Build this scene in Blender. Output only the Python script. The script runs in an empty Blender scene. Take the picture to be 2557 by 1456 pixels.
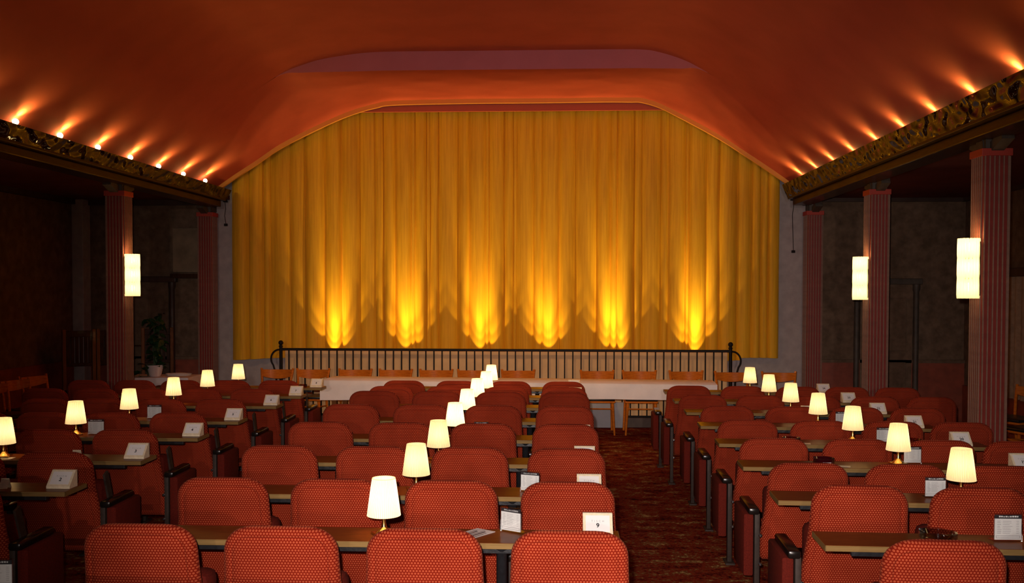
import bpy, bmesh, math, random
from math import sin, cos, pi, radians, sqrt
from mathutils import Vector, Matrix
random.seed(7)
SC = bpy.context.scene
COL = SC.collection
EYE = 1.745                                   # eye height of the photographer
# ------------------------------------------------------------------ camera
cam_d = bpy.data.cameras.new('camera'); cam = bpy.data.objects.new('camera', cam_d); COL.objects.link(cam)
cam_d.sensor_width = 36.0; cam_d.sensor_fit = 'HORIZONTAL'; cam_d.lens = 36.0 * 2450 / 2557
cam_d.shift_y = 0.0280; cam_d.clip_start = 0.05; cam_d.clip_end = 100
YAW, PITCH, ROLL = .0489, .0297, .0015
fw = Vector((-sin(YAW) * cos(PITCH), cos(YAW) * cos(PITCH), -sin(PITCH)))
rt = Vector((cos(YAW), sin(YAW), 0)); up = rt.cross(fw)
r2 = rt * cos(ROLL) + up * sin(ROLL); u2 = -rt * sin(ROLL) + up * cos(ROLL)
M4 = Matrix((r2, u2, -fw)).transposed().to_4x4(); M4.translation = (0, 0, EYE)
cam.matrix_world = M4
SC.camera = cam
# ------------------------------------------------------------------ world, exposure, hall light
SC.view_settings.view_transform = 'Standard'; SC.view_settings.look = 'None'
SC.view_settings.gamma = 1.0; SC.view_settings.use_curve_mapping = False
SC.view_settings.exposure = 0.0
W = bpy.data.worlds.new('world'); SC.world = W; W.use_nodes = True
W.node_tree.nodes['Background'].inputs[0].default_value = (1, .45, .25, 1)
W.node_tree.nodes['Background'].inputs[1].default_value = 0.004
P_FLASH, P_REAR, P_COVE, P_LAMP, P_FOOT, P_SCONCE = 1000, 900, 1.7, 2.7, 64, 3.2
def light(name, kind, loc, power, color, size=.03, parent=None, aim=None, angle=None, blend=.5):
    d = bpy.data.lights.new(name, kind); d.energy = power; d.color = color
    if kind in ('POINT', 'SPOT'): d.shadow_soft_size = size
    if kind == 'AREA': d.shape = 'RECTANGLE'; d.size, d.size_y = size
    if kind == 'SPOT': d.spot_size = angle; d.spot_blend = blend
    o = bpy.data.objects.new(name, d); COL.objects.link(o); o.location = loc
    if aim is not None: o.rotation_euler = Vector(aim).to_track_quat('-Z', 'Y').to_euler()
    if parent: o.parent = parent
    return o
WARM = (1, .50, .17); FLASHC = (1, .86, .80)
light('camera_flash', 'SPOT', (-.06, -.03, EYE + .09), P_FLASH, FLASHC, .02, aim=(.035, 1, -.16), angle=radians(66), blend=1.0)
light('rear_fill_light', 'SPOT', (.1, -7.2, 2.75), P_REAR, (1, .80, .70), .12, aim=(-.025, 1, -.085), angle=radians(38), blend=1.0)  # unseen fill spot added behind the camera to balance the flash falloff
light('stage_light', 'SPOT', (-.8, 7.2, EYE + 2.60), 400, (1, .60, .24), .35, aim=(.05, 4.5, -3.6), angle=radians(72), blend=.9)
# ------------------------------------------------------------------ materials
def lin(r, g, b):
    f = lambda c: (c / 255 / 12.92) if c / 255 <= .04045 else ((c / 255 + .055) / 1.055) ** 2.4
    return (f(r), f(g), f(b), 1)
class NT:
    def __init__(s, name):
        s.m = bpy.data.materials.new(name); s.m.use_nodes = True; s.t = s.m.node_tree
        s.b = s.t.nodes['Principled BSDF']; s.out = s.t.nodes['Material Output']
    def n(s, typ, **kw):
        x = s.t.nodes.new(typ)
        for k, v in kw.items(): setattr(x, k, v)
        return x
    def l(s, a, b): s.t.links.new(a, b)
    def set(s, **kw):
        for k, v in kw.items(): s.b.inputs[k.replace('_', ' ')].default_value = v
        return s
    def math(s, op, a, b=None, c=None):
        x = s.n('ShaderNodeMath', operation=op)
        for i, v in enumerate((a, b, c)):
            if v is None: continue
            if isinstance(v, (int, float)): x.inputs[i].default_value = v
            else: s.l(v, x.inputs[i])
        return x.outputs[0]
    def coord(s, scale=(1, 1, 1), world=False):
        tc = s.n('ShaderNodeTexCoord')
        mp = s.n('ShaderNodeMapping'); mp.inputs['Scale'].default_value = scale
        if world:
            g = s.n('ShaderNodeNewGeometry'); s.l(g.outputs['Position'], mp.inputs[0])
        else: s.l(tc.outputs['Object'], mp.inputs[0])
        return mp.outputs[0]
    def noise(s, vec, scale, detail=3, rough=.55):
        x = s.n('ShaderNodeTexNoise'); x.inputs['Scale'].default_value = scale
        x.inputs['Detail'].default_value = detail; x.inputs['Roughness'].default_value = rough
        s.l(vec, x.inputs['Vector']); return x.outputs['Fac']
    def ramp(s, fac, stops, interp='LINEAR'):
        r = s.n('ShaderNodeValToRGB'); r.color_ramp.interpolation = interp
        e = r.color_ramp.elements
        while len(e) < len(stops): e.new(.5)
        for el, (p, c) in zip(e, stops): el.position = p; el.color = c
        s.l(fac, r.inputs[0]); return r.outputs[0]
    def col(s, o): s.l(o, s.b.inputs['Base Color'])
    def bump(s, h, strength=.3, dist=.01):
        x = s.n('ShaderNodeBump'); x.inputs['Strength'].default_value = strength; x.inputs['Distance'].default_value = dist
        s.l(h, x.inputs['Height']); s.l(x.outputs[0], s.b.inputs['Normal'])
def simple(name, c, rough=.6, metal=0, spec=.5, nscale=None, namt=.25, nstretch=(1, 1, 1), bump=0, world=False, coat=0):
    t = NT(name); t.set(Base_Color=c, Roughness=rough, Metallic=metal)
    t.b.inputs['Specular IOR Level'].default_value = spec
    t.b.inputs['Coat Weight'].default_value = coat
    if nscale:
        f = t.noise(t.coord(nstretch, world), nscale, 4)
        d = tuple(x * (1 - namt) for x in c[:3]) + (1,); u = tuple(min(1, x * (1 + namt)) for x in c[:3]) + (1,)
        t.col(t.ramp(f, [(.3, d), (.7, u)]))
        if bump: t.bump(f, bump, .01)
    return t.m
def emis(name, c, strength):
    t = NT(name); t.set(Base_Color=(0, 0, 0, 1)); t.b.inputs['Emission Color'].default_value = c
    t.b.inputs['Emission Strength'].default_value = strength; return t.m
def fabric():
    t = NT('dotted_red_upholstery')
    tc = t.n('ShaderNodeTexCoord'); sp = t.n('ShaderNodeSeparateXYZ'); t.l(tc.outputs['Object'], sp.inputs[0])
    u = t.math('DIVIDE', sp.outputs[0], .0118); v = t.math('DIVIDE', sp.outputs[2], .0102)
    row = t.math('FLOOR', v); off = t.math('MULTIPLY', t.math('PINGPONG', row, 1), .5)
    du = t.math('SUBTRACT', t.math('FRACT', t.math('ADD', u, off)), .5)
    dv = t.math('SUBTRACT', t.math('FRACT', v), .5)
    dv = t.math('MULTIPLY', dv, .9)
    d = t.math('SQRT', t.math('ADD', t.math('MULTIPLY', du, du), t.math('MULTIPLY', dv, dv)))
    big = t.noise(t.coord((1, 1, 1), True), 3.5, 3)
    c1 = t.ramp(d, [(0, (.36, .044, .017, 1)), (.10, (.40, .058, .022, 1)), (.20, (.52, .112, .050, 1)), (.30, (.38, .052, .018, 1)), (.42, (.19, .009, .002, 1))])
    mx = t.n('ShaderNodeMix', data_type='RGBA', blend_type='MULTIPLY'); mx.inputs[0].default_value = 1
    t.l(c1, mx.inputs[6]); t.l(t.ramp(big, [(.3, (.72, .66, .62, 1)), (.7, (1, 1, 1, 1))]), mx.inputs[7])
    t.col(mx.outputs[2]); t.set(Roughness=.95); t.b.inputs['Specular IOR Level'].default_value = .12
    t.b.inputs['Sheen Weight'].default_value = .06; t.b.inputs['Sheen Tint'].default_value = (1, .35, .2, 1)
    t.bump(t.math('SUBTRACT', 1, d), .35, .003)
    return t.m
def carpet():
    t = NT('patterned_carpet'); v = t.coord((1.7, 2.6, 1), True)
    a = t.noise(v, 3.2, 5, .75); b = t.noise(t.coord((1, 1.3, 1), True), 40, 3, .75)
    m = t.math('ADD', t.math('MULTIPLY', a, .60), t.math('MULTIPLY', b, .40))
    t.col(t.ramp(m, [(.40, (.02, .003, .002, 1)), (.46, (.13, .012, .005, 1)), (.51, (.26, .03, .010, 1)), (.545, (.10, .05, .015, 1)), (.60, (.50, .32, .11, 1))]))
    t.set(Roughness=1); t.b.inputs['Specular IOR Level'].default_value = .05; t.bump(b, .5, .006); return t.m
def wood(name, c1, c2, scale=8, stretch=(1, 12, 12), rough=.3, coat=.2):
    t = NT(name); f = t.noise(t.coord(stretch), scale, 5, .6)
    t.col(t.ramp(f, [(.3, c1), (.7, c2)])); t.set(Roughness=rough); t.b.inputs['Coat Weight'].default_value = coat; t.b.inputs['Specular IOR Level'].default_value = .07
    return t.m
def foil():
    t = NT('lacquered_cove_board'); v = t.coord((1, 1, 1)); f = t.noise(v, 7, 2)
    t.col(t.ramp(f, [(.3, (.014, .004, .0015, 1)), (.7, (.03, .010, .003, 1))]))
    t.set(Roughness=.06); t.b.inputs['Specular IOR Level'].default_value = .35
    t.bump(t.noise(t.coord((3, 3.2, 6)), 2.2, .0), 1.0, .06); return t.m
def shade_mat(name, c, em):
    t = NT(name); tr = t.n('ShaderNodeBsdfTranslucent'); df = t.n('ShaderNodeBsdfDiffuse')
    tc = t.n('ShaderNodeTexCoord'); sp = t.n('ShaderNodeSeparateXYZ'); t.l(tc.outputs['Object'], sp.inputs[0])
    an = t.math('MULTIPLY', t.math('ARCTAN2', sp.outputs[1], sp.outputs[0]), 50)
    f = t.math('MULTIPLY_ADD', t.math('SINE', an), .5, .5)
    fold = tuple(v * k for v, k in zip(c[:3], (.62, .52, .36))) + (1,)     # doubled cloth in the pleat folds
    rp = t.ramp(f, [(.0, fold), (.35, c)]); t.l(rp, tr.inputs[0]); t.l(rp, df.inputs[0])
    ms = t.n('ShaderNodeMixShader'); ms.inputs[0].default_value = .45
    t.l(tr.outputs[0], ms.inputs[1]); t.l(df.outputs[0], ms.inputs[2])
    e = t.n('ShaderNodeEmission'); e.inputs[0].default_value = (1, .74, .36, 1); e.inputs[1].default_value = em
    ad = t.n('ShaderNodeAddShader'); t.l(ms.outputs[0], ad.inputs[0]); t.l(e.outputs[0], ad.inputs[1])
    t.l(ad.outputs[0], t.out.inputs[0]); return t.m
def curtain_mat():
    t = NT('gold_curtain_cloth'); v = t.coord((1, 1, 1)); f = t.noise(t.coord((6, 6, .25)), 6, 3)
    g = t.noise(v, 260, 2)
    m = t.math('ADD', t.math('MULTIPLY', f, .8), t.math('MULTIPLY', g, .2))
    t.col(t.ramp(m, [(.3, (.64, .30, .010, 1)), (.7, (.84, .45, .018, 1))]))
    t.set(Roughness=.7); t.b.inputs['Sheen Weight'].default_value = .2; t.b.inputs['Sheen Tint'].default_value = (1, .7, .2, 1)
    t.b.inputs['Specular IOR Level'].default_value = .25; return t.m
def glassy(name, c, rough=.05, alpha=.25):
    t = NT(name); gl = t.n('ShaderNodeBsdfGlossy'); gl.inputs[0].default_value = (1, 1, 1, 1); gl.inputs[1].default_value = rough
    tp = t.n('ShaderNodeBsdfTransparent'); tp.inputs[0].default_value = c
    fr = t.n('ShaderNodeFresnel'); fr.inputs[0].default_value = 1.5
    a = t.math('ADD', t.math('MULTIPLY', fr.outputs[0], .8), alpha * .3)
    ms = t.n('ShaderNodeMixShader'); t.l(a, ms.inputs[0]); t.l(tp.outputs[0], ms.inputs[1]); t.l(gl.outputs[0], ms.inputs[2])
    t.l(ms.outputs[0], t.out.inputs[0]); return t.m
def crystal_mat():
    t = NT('crystal_rod_glass'); tr = t.n('ShaderNodeBsdfTranslucent'); tr.inputs[0].default_value = (1, .97, .82, 1)
    gl = t.n('ShaderNodeBsdfGlossy'); gl.inputs[1].default_value = .12
    ms = t.n('ShaderNodeMixShader'); ms.inputs[0].default_value = .12; t.l(tr.outputs[0], ms.inputs[1]); t.l(gl.outputs[0], ms.inputs[2])
    e = t.n('ShaderNodeEmission'); e.inputs[0].default_value = (1, .80, .40, 1); e.inputs[1].default_value = .35
    ad = t.n('ShaderNodeAddShader'); t.l(ms.outputs[0], ad.inputs[0]); t.l(e.outputs[0], ad.inputs[1])
    t.l(ad.outputs[0], t.out.inputs[0]); return t.m
M = dict(
    fabric=fabric(), carpet=carpet(), foil=foil(), curtain=curtain_mat(), crystal=crystal_mat(),
    side_fabric=simple('plain_red_side_fabric', (.11, .010, .005, 1), .9, spec=.15, nscale=120, bump=.2),
    top=wood('walnut_table_top', (.12, .028, .007, 1), (.20, .055, .012, 1), 6, (2, 18, 18), .30, .0),
    edge=wood('plywood_edge', (.15, .085, .025, 1), (.32, .20, .075, 1), 5, (1.5, 60, 160), .5, .1),
    black=simple('black_steel', (.012, .012, .014, 1), .35, nscale=40, bump=.15),
    steel=simple('grey_brown_steel', (.040, .026, .020, 1), .6, spec=.25, nscale=30),
    bolt=simple('chrome_bolt', (.5, .5, .52, 1), .25, metal=1),
    pad=simple('black_bakelite', (.010, .007, .006, 1), .24, spec=.35),
    brass=simple('polished_brass', (.80, .48, .14, 1), .22, metal=1),
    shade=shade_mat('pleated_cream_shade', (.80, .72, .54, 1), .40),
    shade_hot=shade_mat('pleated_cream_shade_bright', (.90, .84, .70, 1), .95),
    bulb=emis('lamp_bulb_glow', (1, .82, .5, 1), 12),
    cove_bulb=emis('cove_bulb_glow', (1, .72, .34, 1), 22),
    sconce_bulb=emis('sconce_bulb_glow', (1, .85, .5, 1), 14),
    cream=simple('cream_card_frame', (.80, .68, .47, 1), .6, nscale=60, namt=.12),
    paper=simple('white_paper', (.82, .80, .78, 1), .7),
    leafpaper=simple('pale_leaflet_paper', (.66, .58, .55, 1), .6),
    ink=simple('black_ink', (.02, .02, .025, 1), .6), grey_ink=simple('grey_ink', (.36, .35, .37, 1), .6),
    acrylic=glassy('clear_acrylic', (.96, .97, .97, 1)), ash_glass=glassy('clear_ashtray_glass', (.75, .72, .72, 1), .05, .3),
    amber=glassy('amber_ashtray_glass', (.75, .40, .12, 1), .08, .45),
    ruby=simple('dark_ruby_glass', (.03, .002, .004, 1), .05, coat=1),
    ceil=simple('salmon_ceiling_plaster', (.54, .098, .068, 1), .9, spec=.1, nscale=2.0, namt=.08, world=True),
    riser=simple('flash_tinted_riser_plaster', (.46, .125, .15, 1), .9, spec=.1, nscale=3, namt=.06, world=True),  # ceiling step with the flash's bluish tint put into its colour
    valance=simple('terracotta_valance', (.44, .095, .06, 1), .9, spec=.1),
    edging=simple('warm_lit_arch_edging', (.75, .30, .06, 1), .7, spec=.2),  # warm light falling on the arch lip is put into this orange
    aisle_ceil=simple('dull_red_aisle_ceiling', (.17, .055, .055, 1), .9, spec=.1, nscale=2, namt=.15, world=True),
    grey_wall=simple('grey_stucco', (.40, .34, .33, 1), .9, spec=.15, nscale=9, namt=.12, bump=.15, world=True),
    brown_wall=simple('brown_stucco', (.16, .10, .065, 1), .92, spec=.12, nscale=9, namt=.3, bump=.3, world=True),
    dark_trim=simple('dark_brown_trim', (.06, .03, .02, 1), .5, nscale=8, nstretch=(1, 1, .2)),
    dado=simple('red_dado_board', (.26, .05, .022, 1), .6, nscale=10, namt=.2, world=True),
    beam=wood('stained_beam_timber', (.02, .006, .0025, 1), (.045, .016, .005, 1), 5, (12, 1, 12), .35, .2),
    col_red=simple('oxblood_column_paint', (.21, .018, .010, 1), .55, nscale=12, namt=.15),
    rib=simple('grey_column_rib', (.24, .125, .085, 1), .6, nscale=20, namt=.15),
    cap_red=simple('red_column_band', (.40, .035, .018, 1), .6),
    post=simple('grey_brown_post', (.07, .05, .036, 1), .6, nscale=10, namt=.3),
    iron=simple('black_wrought_iron', (.012, .008, .007, 1), .65, spec=.2, nscale=50, bump=.2),
    tan=simple('tan_stage_front', (.74, .47, .23, 1), .75, spec=.2, nscale=4, namt=.12, world=True),
    plinth=simple('dark_rail_plinth', (.09, .055, .035, 1), .6, nscale=8),
    board=simple('pale_grey_board', (.36, .36, .38, 1), .7, nscale=5, namt=.1),
    chairwood=wood('varnished_beech', (.50, .115, .010, 1), (.70, .20, .020, 1), 5, (3, 3, 14), .38, .15),
    vinyl=simple('black_vinyl', (.012, .012, .016, 1), .3),
    cloth=simple('white_paper_cloth', (.80, .72, .72, 1), .8, nscale=5, namt=.07, bump=.25),
    pot=simple('white_glazed_pot', (.72, .66, .66, 1), .3), soil=simple('potting_soil', (.03, .02, .012, 1), .9),
    leaf=simple('dark_green_leaf', (.018, .060, .014, 1), .4, nscale=20), stem=simple('green_stem', (.05, .09, .02, 1), .6),
    darkwood=wood('dark_oak', (.035, .014, .007, 1), (.07, .03, .014, 1), 6, (6, 6, 1), .4, .1),
    postwood=wood('orange_brown_oak', (.16, .055, .015, 1), (.24, .09, .028, 1), 6, (8, 8, 1), .4, .1),
    drape=simple('beige_drape', (.30, .20, .13, 1), .9, spec=.1, nscale=14, namt=.2),
    glass=glassy('window_glass', (.8, .85, .9, 1)),
    tray=simple('white_tray', (.7, .62, .55, 1), .4),
)
# ------------------------------------------------------------------ geometry helpers
class MB:
    """collects shapes, then links them as ONE mesh object"""
    def __init__(s): s.v = []; s.f = []
    def add(s, vs, fs):
        o = len(s.v); s.v += [tuple(v) for v in vs]; s.f += [tuple(i + o for i in f) for f in fs]; return s
    def box(s, x0, x1, y0, y1, z0, z1, c=0):
        if c <= 0:
            vs = [(x, y, z) for z in (z0, z1) for y in (y0, y1) for x in (x0, x1)]
            return s.add(vs, [(0, 2, 3, 1), (4, 5, 7, 6), (0, 1, 5, 4), (2, 6, 7, 3), (0, 4, 6, 2), (1, 3, 7, 5)])
        bm = bmesh.new(); bmesh.ops.create_cube(bm, size=1)
        for v in bm.verts: v.co = Vector(((x0 + x1) / 2 + v.co.x * (x1 - x0), (y0 + y1) / 2 + v.co.y * (y1 - y0), (z0 + z1) / 2 + v.co.z * (z1 - z0)))
        bmesh.ops.bevel(bm, geom=bm.edges[:], offset=c, segments=2, affect='EDGES', profile=.5)
        bm.verts.index_update(); s.add([v.co for v in bm.verts], [[v.index for v in f.verts] for f in bm.faces]); bm.free(); return s
    def obox(s, p0, p1, w, d, side=(1, 0, 0)):
        """bar from p0 to p1, width w along side, depth d across"""
        a, b = Vector(p0), Vector(p1); ax = (b - a).normalized(); sd = Vector(side); sd = (sd - ax * sd.dot(ax)).normalized(); q = ax.cross(sd)
        vs = [p + sd * (i * w / 2) + q * (j * d / 2) for p in (a, b) for i, j in ((-1, -1), (1, -1), (1, 1), (-1, 1))]
        return s.add(vs, [(3, 2, 1, 0), (4, 5, 6, 7), (0, 1, 5, 4), (1, 2, 6, 5), (2, 3, 7, 6), (3, 0, 4, 7)])
    def lathe(s, prof, n=20, c=(0, 0, 0), sq=1, cap=True):
        vs = []; fs = []
        for r, z in prof:
            for k in range(n):
                a = 2 * pi * k / n; vs.append((c[0] + r * cos(a), c[1] + r * sin(a) * sq, c[2] + z))
        for i in range(len(prof) - 1):
            for k in range(n): fs.append((i * n + k, i * n + (k + 1) % n, (i + 1) * n + (k + 1) % n, (i + 1) * n + k))
        if cap: fs.append(tuple(reversed(range(n)))); fs.append(tuple(range((len(prof) - 1) * n, len(prof) * n)))
        return s.add(vs, fs)
    def tube(s, pts, r, n=8, r_end=None):
        P = [Vector(p) for p in pts]; vs = []; fs = []; prev = None
        for i, p in enumerate(P):
            t = (P[min(i + 1, len(P) - 1)] - P[max(i - 1, 0)]).normalized()
            if prev is None: nn = t.orthogonal().normalized()
            else: nn = (prev - t * prev.dot(t)).normalized()
            prev = nn; bb = t.cross(nn); rr = r if r_end is None else r + (r_end - r) * i / (len(P) - 1)
            for k in range(n):
                a = 2 * pi * k / n; vs.append(p + nn * (rr * cos(a)) + bb * (rr * sin(a)))
        for i in range(len(P) - 1):
            for k in range(n): fs.append((i * n + k, i * n + (k + 1) % n, (i + 1) * n + (k + 1) % n, (i + 1) * n + k))
        fs.append(tuple(reversed(range(n)))); fs.append(tuple(range((len(P) - 1) * n, len(P) * n)))
        return s.add(vs, fs)
    def prism(s, prof, x0, x1):
        """profile of (y,z) points extruded along x"""
        n = len(prof); vs = [(x0, y, z) for y, z in prof] + [(x1, y, z) for y, z in prof]
        fs = [tuple(range(n)), tuple(reversed(range(n, 2 * n)))] + [(i, i + n, (i + 1) % n + n, (i + 1) % n) for i in range(n)]
        return s.add(vs, fs)
    def ball(s, c, r, n=12, sz=1):
        m = n // 2; return s.lathe([(max(1e-4, r * sin(pi * i / m)), -r * sz * cos(pi * i / m)) for i in range(m + 1)], n, c)
    def mesh(s, name, mat, smooth=False):
        me = bpy.data.meshes.new(name); me.from_pydata(s.v, [], s.f)
        bm = bmesh.new(); bm.from_mesh(me); bmesh.ops.recalc_face_normals(bm, faces=bm.faces); bm.to_mesh(me); bm.free()
        me.materials.append(mat)
        if smooth:
            for p in me.polygons: p.use_smooth = True
            me.set_sharp_from_angle(angle=radians(smooth if smooth > 1 else 40))
        return me
    def obj(s, name, mat, parent=None, smooth=False, loc=None):
        return link(name, s.mesh(name, mat, smooth), parent, loc)
def link(name, me, parent=None, loc=None, rz=0):
    o = bpy.data.objects.new(name, me); COL.objects.link(o)
    if parent: o.parent = parent
    if loc: o.location = loc
    if rz: o.rotation_euler.z = rz
    return o
def tag(o, label=None, cat=None, group=None, kind=None):
    if label: o['label'] = label
    if cat: o['category'] = cat
    if group: o['group'] = group
    if kind: o['kind'] = kind
    return o
def thing(name, label, cat, loc=(0, 0, 0), rz=0, group=None):
    o = bpy.data.objects.new(name, None); COL.objects.link(o); o.empty_display_size = .1
    o.location = loc; o.rotation_euler.z = rz
    return tag(o, label, cat, group)
def struct(o): o['kind'] = 'structure'; return o
def dup(root, loc, rz=0, label=None, drop=()):
    r = root.copy(); COL.objects.link(r); r.location = loc; r.rotation_euler = (0, 0, rz)
    if label: r['label'] = label
    for ch in list(root.children):
        if ch.name.split('.')[0] in drop: continue
        c = ch.copy(); COL.objects.link(c); c.parent = r
        for g in ch.children:
            d = g.copy(); COL.objects.link(d); d.parent = c
    return r
def text_mesh(name, s, size, mat, spacing=1.0, bold=0):
    cu = bpy.data.curves.new(name, 'FONT'); cu.body = s; cu.size = size; cu.align_x = 'CENTER'; cu.align_y = 'CENTER'; cu.extrude = .0003; cu.offset = bold
    cu.space_character = spacing
    o = bpy.data.objects.new(name, cu); COL.objects.link(o)
    dg = bpy.context.evaluated_depsgraph_get(); me = bpy.data.meshes.new_from_object(o.evaluated_get(dg))
    bpy.data.objects.remove(o); bpy.data.curves.remove(cu)
    me.name = name; me.materials.clear(); me.materials.append(mat); return me
ORD = ['first', 'second', 'third', 'fourth', 'fifth', 'sixth', 'seventh', 'eighth', 'ninth', 'tenth', 'eleventh', 'twelfth']
# ------------------------------------------------------------------ the hall
XL, XR, YB, YF = -6.7, 5.4, -8.2, 13.4
AISLE = EYE + 1.25
struct(MB().box(XL - .2, XR + .2, YB - .2, YF + .2, -.1, 0).obj('floor', M['carpet']))
wf = struct(MB().box(XL - .2, XR + .2, YF, YF + .2, 0, 5).obj('wall_front', M['brown_wall']))
MB().box(-4.9, 3.42, YF - .04, YF - .002, 0, 4.4).obj('grey_panel', M['grey_wall'], wf)
struct(MB().box(XL - .2, XL, YB, YF, 0, 5).obj('wall_left', M['brown_wall']))
struct(MB().box(XR, XR + .2, YB, YF, 0, 5).obj('wall_right', M['brown_wall']))
struct(MB().box(XL - .2, XR + .2, YB - .2, YB, 0, 5).obj('wall_rear', M['brown_wall']))
def interp(prof, n=90):
    """Catmull-Rom through the profile, resampled"""
    P = [Vector((x, h, 0)) for x, h in prof]; P = [P[0] * 2 - P[1]] + P + [P[-1] * 2 - P[-2]]; out = []
    segs = len(P) - 3
    for k in range(n + 1):
        t = k / n * segs; i = min(int(t), segs - 1); t -= i; p0, p1, p2, p3 = P[i:i + 4]
        q = .5 * ((2 * p1) + (p2 - p0) * t + (2 * p0 - 5 * p1 + 4 * p2 - p3) * t * t + (3 * p1 - p0 - 3 * p2 + p3) * t ** 3)
        out.append((q.x, q.y))
    return out
near = [(-4.62, 1.30), (-4.3, 1.56), (-3.9, 1.89), (-3.5, 2.21), (-3.16, 2.44), (-2.88, 2.55), (-2.65, 2.61), (-2.25, 2.665), (-1.9, 2.68), (-1.2, 2.68), (-.3, 2.68), (.55, 2.68), (.88, 2.675), (1.06, 2.65), (1.32, 2.57), (1.56, 2.45), (2.0, 2.17), (2.4, 1.86), (2.75, 1.58), (3.08, 1.30)]
far11 = [(-4.62, 1.30), (-4.3, 1.56), (-3.9, 1.89), (-3.5, 2.21), (-3.16, 2.43), (-2.9, 2.455), (-2.6, 2.46), (-2.25, 2.465), (-1.9, 2.47), (-1.2, 2.47), (-.3, 2.47), (.55, 2.47), (.88, 2.47), (1.06, 2.465), (1.32, 2.46), (1.56, 2.44), (2.0, 2.17), (2.4, 1.86), (2.75, 1.58), (3.08, 1.30)]
far13 = [(-4.72, 1.30), (-4.39, 1.53), (-4.06, 1.74), (-3.74, 1.95), (-3.30, 2.17), (-2.93, 2.335), (-2.66, 2.43), (-2.44, 2.485), (-2.20, 2.52), (-1.2, 2.535), (-.3, 2.535), (.55, 2.54), (.92, 2.535), (1.05, 2.53), (1.26, 2.47), (1.50, 2.355), (2.05, 2.055), (2.42, 1.815), (2.80, 1.56), (3.16, 1.30)]
def sheet(mb, A, ya, B, yb, steps):
    rows = []
    for i in range(steps + 1):
        t = i / steps; rows += [(a[0] + (b[0] - a[0]) * t, ya + (yb - ya) * t, EYE + a[1] + (b[1] - a[1]) * t) for a, b in zip(A, B)]
    n = len(A); mb.add(rows, [(i * n + k, i * n + k + 1, (i + 1) * n + k + 1, (i + 1) * n + k) for i in range(steps) for k in range(n - 1)])
nA, fB, fC = interp(near, 114), interp(far11, 114), interp(far13, 114)
mb = MB(); sheet(mb, nA, YB, nA, 11.0, 6)
ceiling = struct(mb.obj('ceiling', M['ceil'], smooth=60))
mb = MB(); sheet(mb, fB, 11.0, fC, 13.0, 8); mb.obj('stage_vault', M['ceil'], ceiling, smooth=60)
# the face of the step between the two vaults
sel = [k for k in range(115) if nA[k][1] - fB[k][1] > .004]; k0, k1 = sel[0] - 1, sel[-1] + 1
vs = [(nA[k][0], 11.0, EYE + nA[k][1]) for k in range(k0, k1 + 1)] + [(fB[k][0], 11.0, EYE + fB[k][1]) for k in range(k0, k1 + 1)]
n = k1 - k0 + 1
MB().add(vs, [(i, i + 1, n + i + 1, n + i) for i in range(n - 1)]).obj('step_riser', M['riser'], ceiling)
# lip that edges the arch, and the closing wall above the curtain
lip = []
for x, h in fC: lip += [(x, 12.985, EYE + h - .058), (x, 13.03, EYE + h - .058), (x, 13.03, EYE + h + .10), (x, 12.985, EYE + h + .10)]
fs = []
for k in range(114):
    for j in range(4): fs.append((k * 4 + j, k * 4 + (j + 1) % 4, (k + 1) * 4 + (j + 1) % 4, (k + 1) * 4 + j))
MB().add(lip, fs).obj('arch_edging', M['edging'], ceiling, smooth=40)
MB().box(-3.4, 2.1, 13.06, 13.10, EYE + 2.385, EYE + 2.72).obj('valance_board', M['valance'], ceiling)
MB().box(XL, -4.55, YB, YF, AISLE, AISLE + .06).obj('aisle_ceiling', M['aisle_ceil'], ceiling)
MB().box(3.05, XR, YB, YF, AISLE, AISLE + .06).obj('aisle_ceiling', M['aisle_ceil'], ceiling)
MB().box(XL - .2, XR + .2, YB - .2, YF + .2, 5, 5.1).obj('roof_slab', M['aisle_ceil'], ceiling)
# cornice lines and dado on the front wall, corner pilaster
t1 = struct(MB().box(XL, -4.9, YF - .03, YF, .0, .79).obj('trim_1', M['dado'])); MB().box(XL, -4.9, YF - .05, YF, .79, .83).obj('dado_rail', M['brown_wall'], t1)
t2 = struct(MB().box(3.42, XR, YF - .03, YF, .0, .79).obj('trim_2', M['dado'])); MB().box(3.42, XR, YF - .05, YF, .79, .83).obj('dado_rail', M['brown_wall'], t2)
struct(MB().box(XL, XL + .16, YF - .22, YF, 0, AISLE, .01).obj('trim_3', M['grey_wall']))
struct(MB().box(XL, -4.7, YF - .06, YF, AISLE - .07, AISLE).obj('trim_4', M['dark_trim']))
struct(MB().box(3.3, XR, YF - .06, YF, AISLE - .05, AISLE).obj('trim_5', M['dark_trim']))
struct(MB().box(XL, XL + .06, YB, YF, AISLE - .07, AISLE).obj('trim_6', M['dark_trim']))
struct(MB().box(XR - .06, XR, YB, YF, AISLE - .05, AISLE).obj('trim_7', M['dark_trim']))
struct(MB().box(XL, XL + .03, YB, YF - .25, 0, .79).obj('trim_8', M['dado']))
struct(MB().box(XR - .03, XR, YB, YF - .05, 0, .5).obj('trim_9', M['dado']))
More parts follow.
